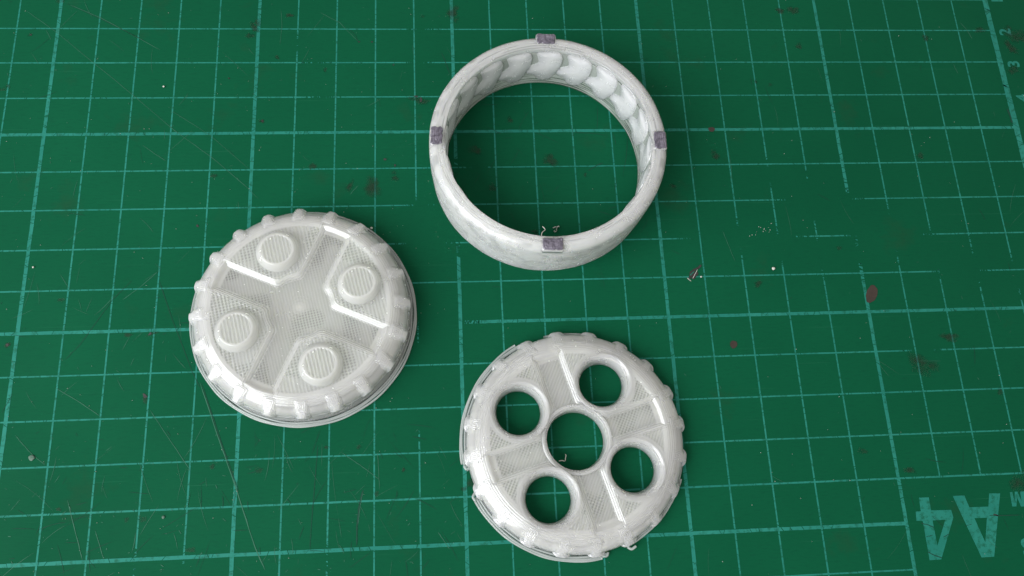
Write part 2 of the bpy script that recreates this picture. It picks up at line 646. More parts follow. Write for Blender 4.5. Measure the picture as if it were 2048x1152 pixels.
def text_mesh(s, size):
    cu = bpy.data.curves.new("txt", 'FONT')
    cu.body = s
    cu.size = size * CM
    cu.align_x = 'CENTER'
    cu.align_y = 'CENTER'
    cu.offset = 0.00012
    tmp = bpy.data.objects.new("txt", cu)
    COL.objects.link(tmp)
    dg = bpy.context.evaluated_depsgraph_get()
    dg.update()
    me = bpy.data.meshes.new_from_object(tmp.evaluated_get(dg))
    bpy.data.objects.remove(tmp)
    me.materials.clear()
    return me


for s, (u, v) in {"1": (1995, 1), "2": (2011, 64), "3": (2028, 128), "4": (2046, 196)}.items():
    x, y = at(u, v)
    o = obj("printed_digit", text_mesh(s, 0.46), M_PRINT, mat_root, (x, y, ZH), math.radians(90))
    o["label"] = "small turquoise digit %s printed sideways" % s
x, y = at(2052, 1092)
o = obj("printed_letter", text_mesh("S", 0.50), M_PRINT, mat_root, (x, y, ZH), math.radians(180))
o["label"] = "small turquoise letter S printed upside down"


# scratches and cuts
def strip(pts_cm, w, z):
    V, F = [], []
    n = len(pts_cm)
    P = [np.array(p) for p in pts_cm]
    for i in range(n):
        d = P[min(i + 1, n - 1)] - P[max(i - 1, 0)]
        d = d / (np.linalg.norm(d) + 1e-9)
        nn = np.array([-d[1], d[0]])
        ww = w * 0.5 * (0.15 if i in (0, n - 1) else random.uniform(0.6, 1.15))
        V += [(*(P[i] + nn * ww), z), (*(P[i] - nn * ww), z)]
    for i in range(n - 1):
        F.append((2 * i, 2 * i + 1, 2 * i + 3, 2 * i + 2))
    return V, F


def scratch_obj(pts_px, w, mat, z=None):
    P = [at(u, v) for u, v in pts_px]
    Q = []
    for i in range(len(P) - 1):
        for k in range(6):
            f = k / 6
            Q.append((P[i][0] * (1 - f) + P[i + 1][0] * f + random.uniform(-.004, .004), P[i][1] * (1 - f) + P[i + 1][1] * f + random.uniform(-.004, .004)))
    Q.append(P[-1])
    V, F = strip(Q, w, ZS if z is None else z)
    return obj("blade_scratch", mesh_from("blade_scratch", V, F, smooth_shade=False), mat, mat_root)


for pts, w, m in [
        ([(400, 765), (438, 880), (475, 985), (510, 1095), (530, 1140)], 0.022, M_CUTL),
        ([(403, 765), (441, 880), (478, 985)], 0.014, M_CUTD),
        ([(140, 10), (200, 35), (275, 75), (320, 100)], 0.016, M_CUTL),
        ([(135, 8), (210, 42), (290, 82)], 0.012, M_CUTD),
        ([(50, 20), (110, 62), (180, 120), (260, 185), (350, 262), (430, 320), (500, 380)], 0.012, M_CUTL),
        ([(340, 220), (420, 270), (500, 340)], 0.010, M_CUTL),
        ([(285, 290), (310, 308), (332, 322)], 0.012, M_CUTL),
        ([(725, 980), (718, 1015), (714, 1050), (713, 1092)], 0.030, M_CUTD),
        ([(727, 980), (720, 1015), (716, 1050)], 0.012, M_CUTL),
        ([(876, 1064), (888, 1082), (899, 1098)], 0.016, M_CUTL),
        ([(636, 890), (630, 960), (622, 1060), (620, 1100)], 0.012, M_CUTD),
        ([(640, 25), (680, 46), (715, 82)], 0.014, M_CUTL),
        ([(700, 60), (712, 72), (716, 84)], 0.012, M_CUTD),
        ([(300, 820), (340, 880), (380, 940)], 0.012, M_CUTL),
        ([(110, 775), (160, 805), (200, 832)], 0.014, M_CUTL),
        ([(135, 1000), (150, 1060), (165, 1120)], 0.014, M_CUTL),
        ([(190, 1060), (208, 1120)], 0.012, M_CUTL),
        ([(883, 105), (893, 130), (900, 148)], 0.016, M_CUTD),
        ([(1920, 45), (1935, 62), (1944, 78)], 0.018, M_CUTL),
        ([(1906, 128), (1916, 148)], 0.014, M_CUTL),
        ([(1445, 462), (1460, 498), (1470, 523)], 0.014, M_CUTL),
        ([(1835, 722), (1882, 722)], 0.014, M_CUTL),
        ([(700, 390), (708, 380), (716, 371)], 0.014, M_CUTL),
        ([(1176, 342), (1195, 330), (1206, 326)], 0.022, M_CUTD),
        ([(320, 540), (280, 575), (245, 600)], 0.012, M_CUTL),
        ([(265, 560), (225, 600), (160, 690), (130, 720)], 0.012, M_CUTD),
        ([(318, 560), (345, 640), (385, 745), (400, 775)], 0.012, M_CUTD),
        ([(1978, 1031), (2000, 1031), (2040, 1030)], 0.020, M_CUTD),
        ([(1986, 1029), (1996, 1031)], 0.04, M_CUTB),
        ([(1842, 1046), (1856, 1050), (1868, 1055)], 0.022, M_CUTD),
        ([(1855, 1104), (1870, 1111), (1884, 1116)], 0.026, M_CUTD),
        ([(1886, 1075), (1898, 1068)], 0.018, M_CUTD),
        ([(1852, 1074), (1866, 1070)], 0.014, M_CUTD),
        ([(1930, 1052), (1944, 1048)], 0.012, M_CUTD),
        ([(2014, 218), (2020, 232), (2024, 246)], 0.05, M_CUTD),
        ([(562, 20), (564, 50), (560, 90)], 0.010, M_CUTL),
        ([(30, 870), (60, 905), (90, 930)], 0.010, M_CUTL),
        ([(755, 905), (757, 935), (759, 980)], 0.012, M_CUTL),
        ([(683, 905), (720, 930), (760, 960)], 0.012, M_CUTL)]:
    scratch_obj(pts, w, m)


def soup(name, n, boxes, mat, lmin, lmax, w, angs, z):
    V, F = [], []
    for _ in range(n):
        u0, u1, v0, v1 = random.choice(boxes)
        x, y = at(random.uniform(u0, u1), random.uniform(v0, v1))
        a = math.radians(random.choice(angs) + random.gauss(0, 12))
        L = random.uniform(lmin, lmax) * random.uniform(0.3, 1)
        bend = random.uniform(-.05, .05) * L
        pts = []
        for k in range(5):
            f = k / 4 - 0.5
            pts.append((x + math.cos(a) * L * f - math.sin(a) * bend * (1 - 4 * f * f), y + math.sin(a) * L * f + math.cos(a) * bend * (1 - 4 * f * f)))
        v, f = strip(pts, w * random.uniform(0.5, 1.3), z)
        b = len(V)
        V += v
        F += [tuple(i + b for i in q) for q in f]
    o = obj(name, mesh_from(name, V, F, smooth_shade=False), mat, mat_root)
    o["kind"] = "stuff"
    return o


soup("fine_scratches", 150, [(0, 900, 0, 420), (0, 380, 400, 800), (0, 930, 850, 1152), (0, 930, 850, 1152), (1340, 2048, 0, 1152)], M_CUTL, 0.05, 1.3, 0.008,
     [120, 100, 60, 45, 135, 90], ZS)
soup("fine_cuts", 180, [(0, 2048, 0, 1152), (0, 930, 850, 1152), (900, 1330, 160, 480)], M_CUTD, 0.05, 1.2, 0.009, [120, 95, 60, 40, 170, 5, 90], ZS + 0.0012)
soup("fine_nicks", 200, [(0, 2048, 0, 1152), (0, 900, 0, 420), (0, 930, 850, 1152)], M_CUTL, 0.03, 0.12, 0.012, [0, 40, 80, 120, 160], ZS + 0.0008)


# stains
def blob_mesh(name, cx, cy, rx, ry, rot, z, irr=0.25, n=28, soft=True):
    V = [(cx, cy, z)]
    A = [1.0]
    rings = (0.45, 0.75, 1.0)
    ph = [random.uniform(0, 6.28) for _ in range(4)]
    ca, sa = math.cos(rot), math.sin(rot)
    for q, f in enumerate(rings):
        for i in range(n):
            t = 2 * math.pi * i / n
            k = 1 + irr * (0.5 * math.sin(2 * t + ph[0]) + 0.35 * math.sin(3 * t + ph[1]) + 0.25 * math.sin(5 * t + ph[2]) + 0.2 * math.sin(9 * t + ph[3]))
            x, y = rx * f * k * math.cos(t), ry * f * k * math.sin(t)
            V.append((cx + x * ca - y * sa, cy + x * sa + y * ca, z))
            A.append((0.9, 0.5, 0.0)[q] if soft else 1.0)
    F = [(0, 1 + i, 1 + (i + 1) % n) for i in range(n)]
    for q in range(2):
        for i in range(n):
            F.append((1 + q * n + i, 1 + (q + 1) * n + i, 1 + (q + 1) * n + (i + 1) % n, 1 + q * n + (i + 1) % n))
    return mesh_from(name, V, F, A, smooth_shade=False)


def stain(u, v, rpx_x, rpx_y, rot, mat, soft=True, irr=0.25, label=None, name="stain"):
    x, y = at(u, v)
    s = 1 / 82.0
    o = obj(name, blob_mesh(name, x, y, rpx_x * s, rpx_y * s, math.radians(rot), ZS + 0.0022 + random.uniform(0, .0006), irr, soft=soft), mat, mat_root)
    if label:
        o["label"] = label
    return o


stain(1743, 588, 20, 11, 66, M_SPOT, soft=False, irr=0.10, label="dark brown oval varnish spot on the thick grid line")
stain(1423, 259, 6.5, 6, 0, M_SPOT, soft=False, irr=0.18, label="dark red brown spot on the thick grid line")
stain(1467, 689, 7.5, 7.5, 0, M_SPOT, soft=True, irr=0.12)
for u, v, a, b, r in [(500, 72, 10, 8, 20), (508, 55, 8, 14, 30), (516, 45, 10, 9, 0), (625, 333, 8, 10, 0), (745, 375, 22, 22, 0), (700, 372, 8, 14, -30), (579, 31, 9, 6, 0),
                      (835, 200, 22, 9, -15), (846, 203, 14, 8, 0), (788, 345, 5, 6, 0), (790, 357, 8, 8, 0), (912, 40, 8, 9, 0), (905, 25, 18, 14, 40),
                      (1586, 21, 14, 13, 0), (1560, 22, 12, 8, 0), (1851, 76, 8, 10, 60), (1870, 1093 - 60, 3, 3, 0), (1820, 941, 12, 8, -20), (1900, 675, 18, 12, 0),
                      (1845, 730, 30, 26, 0), (1724, 902, 10, 8, 0), (2000, 783, 8, 8, 0), (2038, 965, 18, 22, 0), (1516, 568, 9, 8, 30), (1678, 496, 6, 6, 0),
                      (2030, 70, 22, 30, 40), (2022, 95, 12, 22, 20), (2026, 140, 16, 12, 0), (1960, 60, 12, 10, 0), (60, 70, 5, 5, 0), (120, 3, 9, 7, 0), (4, 178, 10, 7, 0),
                      (16, 173, 6, 6, 0), (428, 352, 7, 6, 20), (524, 243, 6, 5, 0), (554, 115, 6, 5, 0), (650, 140, 5, 6, 0), (845, 33, 5, 5, 0),
                      (123, 600, 7, 5, 0), (15, 690, 6, 6, 0), (290, 800, 5, 9, 0), (256, 670, 10, 4, -10), (303, 668, 12, 4, 10), (1020, 240, 8, 8, 0),
                      (1100, 320, 16, 16, 0), (985, 375, 10, 9, 0), (1170, 350, 4, 5, 0), (950, 300, 14, 12, 0), (907, 350, 9, 11, 0), (1070, 464, 8, 6, 0),
                      (943, 966, 12, 8, 10), (928, 978, 6, 6, 0), (753, 988, 4, 7, 0), (653, 895, 5, 4, 0), (718, 894, 6, 5, 0), (807, 940, 4, 4, 0),
                      (517, 940, 8, 7, 20), (425, 933, 6, 5, 0), (118, 1019, 5, 4, 0), (285, 1038, 8, 7, 0), (253, 1040, 4, 6, 0), (382, 1100, 8, 6, 0), (1345, 372, 9, 6, 0),
                      (1540, 170, 5, 5, 0), (1512, 164, 4, 4, 0), (1597, 92, 10, 8, 0), (1430, 310, 10, 12, 0), (1840, 312, 10, 8, 0)]:
    stain(u, v, a, b, r, M_BROWN, irr=0.4)

# the black gouge next to the ring
groot = obj("gouge", blob_mesh("gouge", *at(1386, 549), 0.17, 0.075, math.radians(52), ZS + 0.004, 0.5, soft=False), M_CUTB, mat_root)
groot["label"] = "ragged black gouge torn into the mat"
for pts, w, mm in [([(1380, 551), (1384, 547), (1388, 543)], 0.025, M_PRINT), ([(1374, 556), (1382, 563)], 0.014, M_CRUMB), ([(1385, 558), (1390, 548), (1396, 537)], 0.012, M_CRUMB),
                   ([(1386, 541), (1397, 536), (1402, 530)], 0.05, M_CUTB)]:
    scratch_obj(pts, w, mm, ZS + 0.0062)
for u, v, a, b in [(832, 193, .05, .02), (842, 200, .06, .03), (290, 792, .035, .06), (300, 668, .05, .02), (770, 319, .03, .035), (790, 331, .03, .025), (458, 157, .02, .02),
                   (525, 242, .03, .03), (718, 84, .02, .02), (744, 84, .025, .02), (15, 690, .03, .035), (395, 452, .03, .03), (787, 130, .02, .02), (62, 70, .02, .02)]:
    obj("knife_pit", blob_mesh("knife_pit", *at(u, v), a, b, random.uniform(0, 3), ZS + 0.0036, 0.4, 16, soft=False), M_CUTB, mat_root)


# ------------------------------------------------------------------ loose crumbs and strings on the mat
def crumb_mesh(name, r, seed, flat=0.6):
    rd = random.Random(seed)
    V, F = [], []
    nl, ns = 5, 9
    for i in range(nl + 1):
        ph = math.pi * i / nl
        for j in range(ns):
            t = 2 * math.pi * j / ns
            k = r * (1 + rd.uniform(-.22, .22))
            V.append((k * math.sin(ph) * math.cos(t), k * math.sin(ph) * math.sin(t), k * flat * math.cos(ph) + r * flat))
    for i in range(nl):
        for j in range(ns):
            F.append((i * ns + j, (i + 1) * ns + j, (i + 1) * ns + (j + 1) % ns, i * ns + (j + 1) % ns))
    return mesh_from(name, V, F)


Z0 = 0.010
for k, (u, v, r, fl, lab, nm, cat) in enumerate([
        (1546, 538, 0.040, 0.6, "round white crumb on the mat near the brown oval spot", "crumb", "crumb"),
        (64, 916, 0.070, 0.08, "flat pale round flake, the largest loose flake on the mat", "plastic_flake", "flake"),
        (327, 1034, 0.036, 0.2, "smaller pale angular flake just below a thin grid line", "plastic_flake", "flake"),
        (743, 457, 0.030, 0.6, "tiny white crumb beside the disc with pegs", "crumb", "crumb"),
        (1402, 554, 0.022, 0.6, "tiny white crumb beside the black gouge", "crumb", "crumb"),
        (67, 535, 0.022, 0.6, "tiny white crumb lying on a thick grid line", "crumb", "crumb"),
        (328, 174, 0.024, 0.6, "tiny pinkish crumb alone inside a grid square", "crumb", "crumb")]):
    x, y = at(u, v)
    o = obj(nm, crumb_mesh(nm, r, k, fl), M_FLAKE if fl < 0.25 else M_CRUMB, None, (x, y, Z0))
    tag(o, lab, cat)

pts = [at(u, v) for u, v in [(1106, 457), (1112, 456), (1118, 455), (1113, 458), (1112, 464), (1109, 466), (1107, 463)]]
o = obj("filament_scrap", tube("filament_scrap", [(p[0], p[1], Z0 + 0.03 + 0.03 * (i % 3)) for i, p in enumerate(spline(pts, 3))], 0.013), M_CRUMB)
tag(o, "curled scrap of pale filament lying inside the ring", "filament scrap")
pts = [(*at(u, v, z), z) for u, v, z in [(1118, 922, 0.30), (1124, 921, 0.26), (1130, 922, 0.2), (1131, 916, 0.16), (1132, 911, 0.12), (1131, 909, 0.1)]]
# stringing wisps are parts of the printed pieces (added below)
WISP_D2 = spline(pts, 4)
pts = [(*at(u, v, z), z) for u, v, z in [(1084, 477, 1.54), (1083, 470, 1.5), (1085, 464, 1.46), (1090, 460, 1.42), (1089, 457, 1.4), (1085, 453, 1.38)]]
WISP_R = spline(pts, 4)

V, F = [], []
for _ in range(330):
    u, v = random.uniform(0, 2048), random.uniform(0, 1152)
    if random.random() < 0.45:
        u = random.uniform(0, 900)
    x, y = at(u, v)
    r = random.choice([0.005, 0.006, 0.007, 0.009, 0.012])
    b = len(V)
    V += [(x + r, y, Z0 - .002), (x - r * .5, y + r * .8, Z0 - .002), (x - r * .6, y - r * .7, Z0 - .002), (x, y, Z0 + r)]
    F += [(b, b + 1, b + 3), (b + 1, b + 2, b + 3), (b + 2, b, b + 3), (b, b + 2, b + 1)]
for cu, cv, n, sp in [(1512, 462, 10, 14), (1530, 464, 5, 8)]:
    for _ in range(n):
        x, y = at(cu + random.gauss(0, sp), cv + random.gauss(0, sp * .5))
        r = random.choice([0.008, 0.011, 0.014])
        b = len(V)
        V += [(x + r, y, Z0 - .002), (x - r * .5, y + r * .8, Z0 - .002), (x - r * .6, y - r * .7, Z0 - .002), (x, y, Z0 + r)]
        F += [(b, b + 1, b + 3), (b + 1, b + 2, b + 3), (b + 2, b, b + 3), (b, b + 2, b + 1)]
o = obj("dust", mesh_from("dust", V, F, smooth_shade=False), M_CRUMB)
tag(o, "pale dust specks scattered over the cutting mat", "dust")
o["kind"] = "stuff"


# ------------------------------------------------------------------ printed discs
def rot2(x, y, a):
    c, s = math.cos(a), math.sin(a)
    return x * c + y * s, -x * s + y * c


def strands(x, y, ang, pitch):
    """0..1 ridge profile of parallel laid filament strands"""
    u, v = rot2(x, y, ang)
    q = v / pitch + 0.22 * (vnoise(u * 2.2, v * 5, 5) - 0.5)
    k = np.round(q)
    amp = 0.45 + 0.55 * vnoise(k * 7.31 + 0.5, np.floor(u * 1.3 + k * 0.37) + 0.5, 12)
    return np.clip((0.5 + 0.5 * np.cos(2 * math.pi * q)) * amp + (1 - amp) * 0.45, 0, 1)


def smin(a, b, k):
    h = np.clip(0.5 + 0.5 * (b - a) / k, 0, 1)
    return b * (1 - h) + a * h - k * h * (1 - h)


def weave(x, y, e, ang, p1, p2, e0, amp):
    """open weave of top-layer strands, fading out within e0 of the edge: height offset, gap"""
    s1 = strands(x, y, ang, p1)
    s2 = strands(x, y, ang + math.pi / 2, p2)
    m = smooth(e0, e0 + 0.05, e)
    patch = smooth(0.40, 0.68, vnoise(x * 2.6 + 3.1, y * 2.6 + 1.7, 9))
    dz = amp * m * (0.75 * s1 + 0.35 * s2 * patch - 0.75)
    gap = 0.23 * m + 0.77 * m * ((1 - s1) ** 1.6) * (0.16 + 1.1 * (0.08 + 0.92 * patch) * (1 - s2) ** 1.4)
    return dz, gap


def perims(e, emax, amp, p=0.046):
    """raised perimeter lines following the edge"""
    rip = np.abs(np.sin(math.pi * e / p)) ** 0.7 - 0.6
    return amp * rip * (1 - smooth(emax * 0.75, emax, e))


def shoulder(r, ztop, R, slope_z):
    t = np.clip((r - 2.02) / (R - 2.02), 0, 1)
    sh = ztop - (ztop - slope_z) * (0.30 * t + 0.70 * (1 - np.sqrt(np.clip(1 - t ** 2.2, 0, 1))))
    return sh + 0.008 * (np.abs(np.sin(math.pi * r / 0.05)) - 0.6) * (1 - smooth(2.18, 2.32, r)) * smooth(1.96, 2.02, r)


def make_body(name, R, ztop, zfloor, rin, hole_r, holes, weave_ang, zb, slope_z):
    """base of a disc: channel floor, raised outer rim, rounded shoulder"""
    def sdf(x, y):
        d = np.hypot(x, y) - R
        for hx, hy, hr in holes:
            d = np.maximum(d, hr - np.hypot(x - hx, y - hy))
        if hole_r:
            d = np.maximum(d, hole_r - np.hypot(x, y))
        return d

    def height(x, y):
        r = np.hypot(x, y)
        floor = zfloor + 0 * r
        dz, gap = weave(x, y, rin - 0.05 - r, weave_ang, 0.066, 0.058, 0.06, 0.011)
        # centre boss with rings
        boss = 0.008 * (np.abs(np.sin(math.pi * r / 0.085)) ** 0.6) * (1 - smooth(0.26, 0.34, r))
        k = smooth(0.10, 0.30, r)
        kg = smooth(-0.10, 0.25, r)
        floor = floor + dz * k + boss
        gap = gap * kg
        sh = shoulder(r, ztop, R, slope_z)
        up = smooth(rin - 0.07, rin + 0.07, r)
        return floor * (1 - up) + sh * up, gap * (1 - up)
    return hf_solid(name, sdf, height, (-R - .02, R + .02, -R - .02, R + .02), 0.0150, zb)


def make_sector(name, ang, ztop, zb, half, r_in, r_out, holes, weave_ang, weave_p, slope_w, drop, R, slope_z):
    def edge(x, y):
        u, v = rot2(x, y, ang)
        a = (u - v) / math.sqrt(2) - half
        b = (u + v) / math.sqrt(2) - half
        r = np.hypot(x, y)
        e = smin(a, b, 0.10)
        e = smin(e, r - r_in, 0.10)
        return e

    def sdf(x, y):
        d = np.maximum(-edge(x, y), np.hypot(x, y) - r_out)
        for hx, hy, hr in holes:
            d = np.maximum(d, hr - np.hypot(x - hx, y - hy))
        return d

    def height(x, y):
        e = edge(x, y)
        eh = e
        for hx, hy, hr in holes:
            eh = np.minimum(eh, np.hypot(x - hx, y - hy) - hr + 0.06)
        t = np.clip(e / slope_w, 0, 1)
        z = ztop - drop * (1 - t * t * (3 - 2 * t))
        z = z + perims(e, 0.26, 0.016)
        eh = np.minimum(eh, 2.10 - np.hypot(x, y))
        z = np.minimum(z, shoulder(np.hypot(x, y), ztop, R, slope_z) + 0.004)
        dz, gap = weave(x, y, eh, weave_ang, weave_p, weave_p * 0.86, 0.13, 0.013)
        return z + dz, gap
    return hf_solid(name, sdf, height, (-2.3, 2.3, -2.3, 2.3), 0.0115, zb)


def make_nub(name, r0, r1, half_w, ztop, zb, R, slope_z):
    """tooth on the shoulder of a disc: flat rounded pad with stepped sides, local x radial"""
    L = (r1 - r0) / 2
    cx = (r0 + r1) / 2

    def sdf(x, y):
        qx, qy = np.abs(x - cx) - L + 0.15, np.abs(y) - (half_w * (1 - 0.12 * (x - cx) / L)) + 0.15
        return np.hypot(np.maximum(qx, 0), np.maximum(qy, 0)) + np.minimum(np.maximum(qx, qy), 0) - 0.15

    def height(x, y):
        e = -sdf(x, y)
        es = smin(half_w * (1 - 0.12 * (x - cx) / L) - np.abs(y), x - r0, 0.08)
        t = np.clip(es / 0.17, 0, 1)
        pr = t * t * (3 - 2 * t)
        r = np.hypot(x, y)
        sh = shoulder(r, ztop, R, slope_z) - 0.03
        zn = ztop + 0.010 - 0.235 * np.clip((r - 2.02) / 0.44, 0, 1.2) ** 1.6
        z = sh + (zn - sh) * pr
        z = z + 0.012 * (np.abs(np.sin(math.pi * e / 0.042)) ** 0.7 - 0.6) * smooth(r1 + 0.02, r1 - 0.12, x)
        return z, 0 * x
    return hf_solid(name, sdf, height, (r0 - .02, r1 + .02, -half_w - .03, half_w + .03), 0.0095, zb)


def brim_arc(r, z, half_w, half_h, a0, a1):
    prof = [(r + half_w * math.cos(t), z + half_h * math.sin(t)) for t in np.linspace(0, 2 * math.pi, 11)[:-1]]
    full = abs(a1 - a0 - 360) < 1e-6
    seg = max(8, int(300 * (a1 - a0) / 360))
    ph = random.uniform(0, 6)

    def wob(T, R_, Z_):
        return R_ + 0.008 * np.sin(3 * T + ph) + 0.004 * np.sin(17 * T + ph), Z_
    return lathe("brim_strand", prof, seg, math.radians(a0), math.radians(a1), wob)


# ---- disc with four pegs
D1 = (6.39, -9.76)
disc1 = thing("pegged_disc", "translucent white printed disc with four raised pegs and crossing channels", "plastic disc", (D1[0], D1[1], Z0))
ZT1, ZF1 = 0.80, 0.722
CH1 = math.radians(66.0)           # channel direction
W1 = math.radians(100 - 90 + 0)    # strand direction offset
body1 = obj("disc_body", make_body("disc_body", 2.41, ZT1 - 0.012, ZF1, 1.97, 0, [], math.radians(104), 0.09, 0.42), M_FILD, disc1)
# side wall below the shoulder, slightly flared
prof = [(2.36, 0.02), (2.455, 0.02), (2.462, 0.10)] + [(2.455 - 0.035 * (z / 0.42) ** 2 + (0.006 if i % 2 else -0.002), z) for i, z in enumerate(np.arange(0.13, 0.42, 0.02))] + [(2.405, 0.43), (2.36, 0.43)]
obj("side_wall", lathe("side_wall", prof, 320), M_FIL, disc1)
for k in range(4):
    obj("sector_plate", make_sector("sector_plate", CH1 + math.radians(45 + 90 * k), ZT1, ZF1 - 0.06, 0.215, 0.64, 2.26, [], math.radians(104), 0.078, 0.19, 0.090, 2.41, 0.42), M_FILD, disc1)
nub1 = make_nub("nub", 2.00, 2.47, 0.235, ZT1, 0.36, 2.41, 0.42)
for k in range(20):
    obj("nub", nub1, M_FIL, disc1, rz=math.radians(2.4 + 18 * k))


def peg_mesh():
    ztop = 0.965

    def sdf(x, y):
        return np.hypot(x, y) - 0.52

    def height(x, y):
        r = np.hypot(x, y)
        z = ztop - (ztop - ZT1 + 0.03) * np.clip((r - 0.375) / 0.135, 0, 1) ** 1.15
        z = z + 0.007 * (np.abs(np.sin(math.pi * r / 0.05)) - 0.6) * smooth(0.38, 0.42, r)
        m = 1 - smooth(0.315, 0.35, r)
        s1 = strands(x, y, math.radians(104), 0.079)
        s2 = strands(x, y, math.radians(14), 0.06)
        mm = smooth(0.45, 0.65, vnoise(x * 3 + 9, y * 3 + 4, 3))
        z = z - m * 0.022 + m * 0.024 * s1 ** 1.3 + m * 0.006 * s2 * mm
        gap = 0.18 * m + 0.82 * m * (1 - s1) ** 2 * (0.25 + 0.4 * mm * (1 - s2))
        return z, gap
    return hf_solid("peg", sdf, height, (-.54, .54, -.54, .54), 0.0100, ZT1 - 0.10)


peg = peg_mesh()
for k in range(4):
    a = CH1 + math.radians(45 + 90 * k)
    obj("peg", peg, M_FILD, disc1, (1.425 * math.cos(a), 1.425 * math.sin(a), 0))
for i, r in enumerate((2.485, 2.530, 2.573)):
    o = obj("brim_strand", brim_arc(r, 0.045 - 0.006 * i, 0.026, 0.045 - 0.006 * i, 0, 360), M_CLEAR, disc1)

# ---- disc with holes
D2 = (12.51, -12.885)
disc2 = thing("perforated_disc", "translucent white printed disc with five round holes and broken clear brim", "plastic disc", (D2[0], D2[1], Z0))
ZT2, ZF2 = 0.52, 0.452
CH2 = math.radians(16.5)
HOLES = [(1.43 * math.cos(CH2 + math.radians(45 + 90 * k)), 1.43 * math.sin(CH2 + math.radians(45 + 90 * k))) for k in range(4)]
WA2 = math.radians(66)
body2 = obj("disc_body", make_body("disc_body", 2.45, ZT2 - 0.012, ZF2, 1.99, 0.68, [(x, y, 0.56) for x, y in HOLES], WA2, 0.07, 0.22), M_FILD, disc2)
prof = [(2.38, 0.02), (2.462, 0.02), (2.468, 0.07)] + [(2.462 - 0.02 * (z / 0.2) ** 2 + (0.005 if i % 2 else -0.002), z) for i, z in enumerate(np.arange(0.09, 0.21, 0.02))] + [(2.44, 0.225), (2.38, 0.225)]
obj("side_wall", lathe("side_wall", prof, 320), M_FIL, disc2)
for k in range(4):
    obj("sector_plate", make_sector("sector_plate", CH2 + math.radians(45 + 90 * k), ZT2, ZF2 - 0.06, 0.205, 0.72, 2.28, [(HOLES[k][0], HOLES[k][1], 0.645)], WA2, 0.066, 0.19, 0.080, 2.45, 0.22), M_FILD, disc2)
nub2 = make_nub("nub", 2.03, 2.54, 0.235, ZT2, 0.15, 2.45, 0.22)
for k in range(20):
    obj("nub", nub2, M_FIL, disc2, rz=math.radians(6.9 + 18 * k))


def funnel(name, r0, zt, flare, outer):
    prof = [(r0 + 0.02, 0.005), (r0, 0.03)]
    for i in range(22):
        t = i / 21
        r = r0 + flare * (1 - math.cos(t * math.pi / 2)) * 1.0
        z = 0.12 * zt + (zt - 0.12 * zt) * math.sin(t * math.pi / 2)
        rip = 0.006 * (abs(math.sin(t * math.pi * 5)) - 0.5) * (0.3 + t)
        prof.append((r - rip * 0.5, z + rip))
    prof += [(r0 + flare + 0.015, zt + 0.002), (outer - 0.01, zt - 0.001), (outer, zt - 0.02), (outer, 0.06)]
    return lathe(name, prof[::-1], 160)


fm = funnel("hole_collar", 0.505, ZT2 + 0.002, 0.150, 0.685)
for x, y in HOLES:
    obj("hole_collar", fm, M_FIL, disc2, (x, y, 0))
obj("centre_collar", funnel("centre_collar", 0.655, ZT2 - 0.045, 0.09, 0.79), M_FIL, disc2)


def ang2(u, v):
    x, y = at(u, v, 0.03)
    return math.degrees(math.atan2(y - D2[1], x - D2[0]))


aA, aB = ang2(1045, 688), ang2(930, 936) % 360          # left arc of the brim
aC, aD = ang2(951, 990) % 360, ang2(1212, 1108) % 360   # lower arc
aE, aF = ang2(1262, 1094) % 360, ang2(1378, 905) % 360 + (360 if ang2(1378, 905) > 0 else 0)
aG, aH = ang2(1172, 662), ang2(1085, 668)
for i, r in enumerate((2.492, 2.540, 2.585)):
    z, h = 0.040 - 0.006 * i, 0.040 - 0.006 * i
    obj("brim_strand", brim_arc(r + 0.01, z, 0.027, h, aA + 2 * i, aB - 1.0 * i), M_CLEAR, disc2)
    obj("brim_strand", brim_arc(r + 0.01, z, 0.027, h, aC + 1.0 * i, aD - 1.2 * i), M_CLEAR, disc2)
    if i < 2:
        obj("brim_strand", brim_arc(r, z, 0.025, h, aE + 1.5 * i, aF - 14 * i), M_CLEAR, disc2)
    if i < 1:
        obj("brim_strand", brim_arc(r + 0.02, z, 0.025, h, aG, aH), M_CLEAR, disc2)
# curled loose ends of the brim
for (u0, v0), (u1, v1), (u2, v2) in [((1203, 1110), (1213, 1112), (1216, 1104)), ((928, 932), (934, 940), (939, 934)), ((951, 984), (946, 994), (951, 1002)), ((1255, 1094), (1263, 1098), (1272, 1092))]:
    q = [(*at(u0, v0, .05), .05), (*at(u1, v1, .06), .06), (*at(u2, v2, .07), .07)]
    q = [(x - D2[0], y - D2[1], z) for x, y, z in q]
    obj("brim_curl", tube("brim_curl", [tuple(p) for p in spline(q, 5)], 0.032), M_CLEAR, disc2)
obj("string_wisp", tube("string_wisp", [(p[0] - D2[0], p[1] - D2[1], p[2] - Z0) for p in WISP_D2], 0.010), M_CRUMB, disc2)

# ------------------------------------------------------------------ ring
RC = (12.17, -6.03)
ring = thing("toothed_ring", "translucent white printed ring with inner teeth and four purple pen marks on its rim", "plastic ring", (RC[0], RC[1], Z0))
H = 1.57
outer = []
for i, z in enumerate(np.arange(0.02, 1.36, 0.0076)):
    outer.append((2.735 + 0.060 * math.sin(math.pi * min(1, z / 1.5) * 0.55) + 0.011 * abs(math.sin(math.pi * z / 0.038)), z))
prof = [(2.60, 0.0), (2.74, 0.0)] + outer
for t in np.linspace(0, math.pi / 2, 12)[1:]:
    prof.append((2.60 + 0.205 * math.cos(t), H - 0.205 + 0.205 * math.sin(t) + 0.006 * abs(math.sin(t * 9))))
for i, r in enumerate(np.arange(2.59, 2.44, -0.012)):
    prof.append((r, H - 0.0065 * (1 - abs(math.sin(math.pi * (2.59 - r) / 0.046))) - 0.03 * smooth(2.56, 2.44, r)))
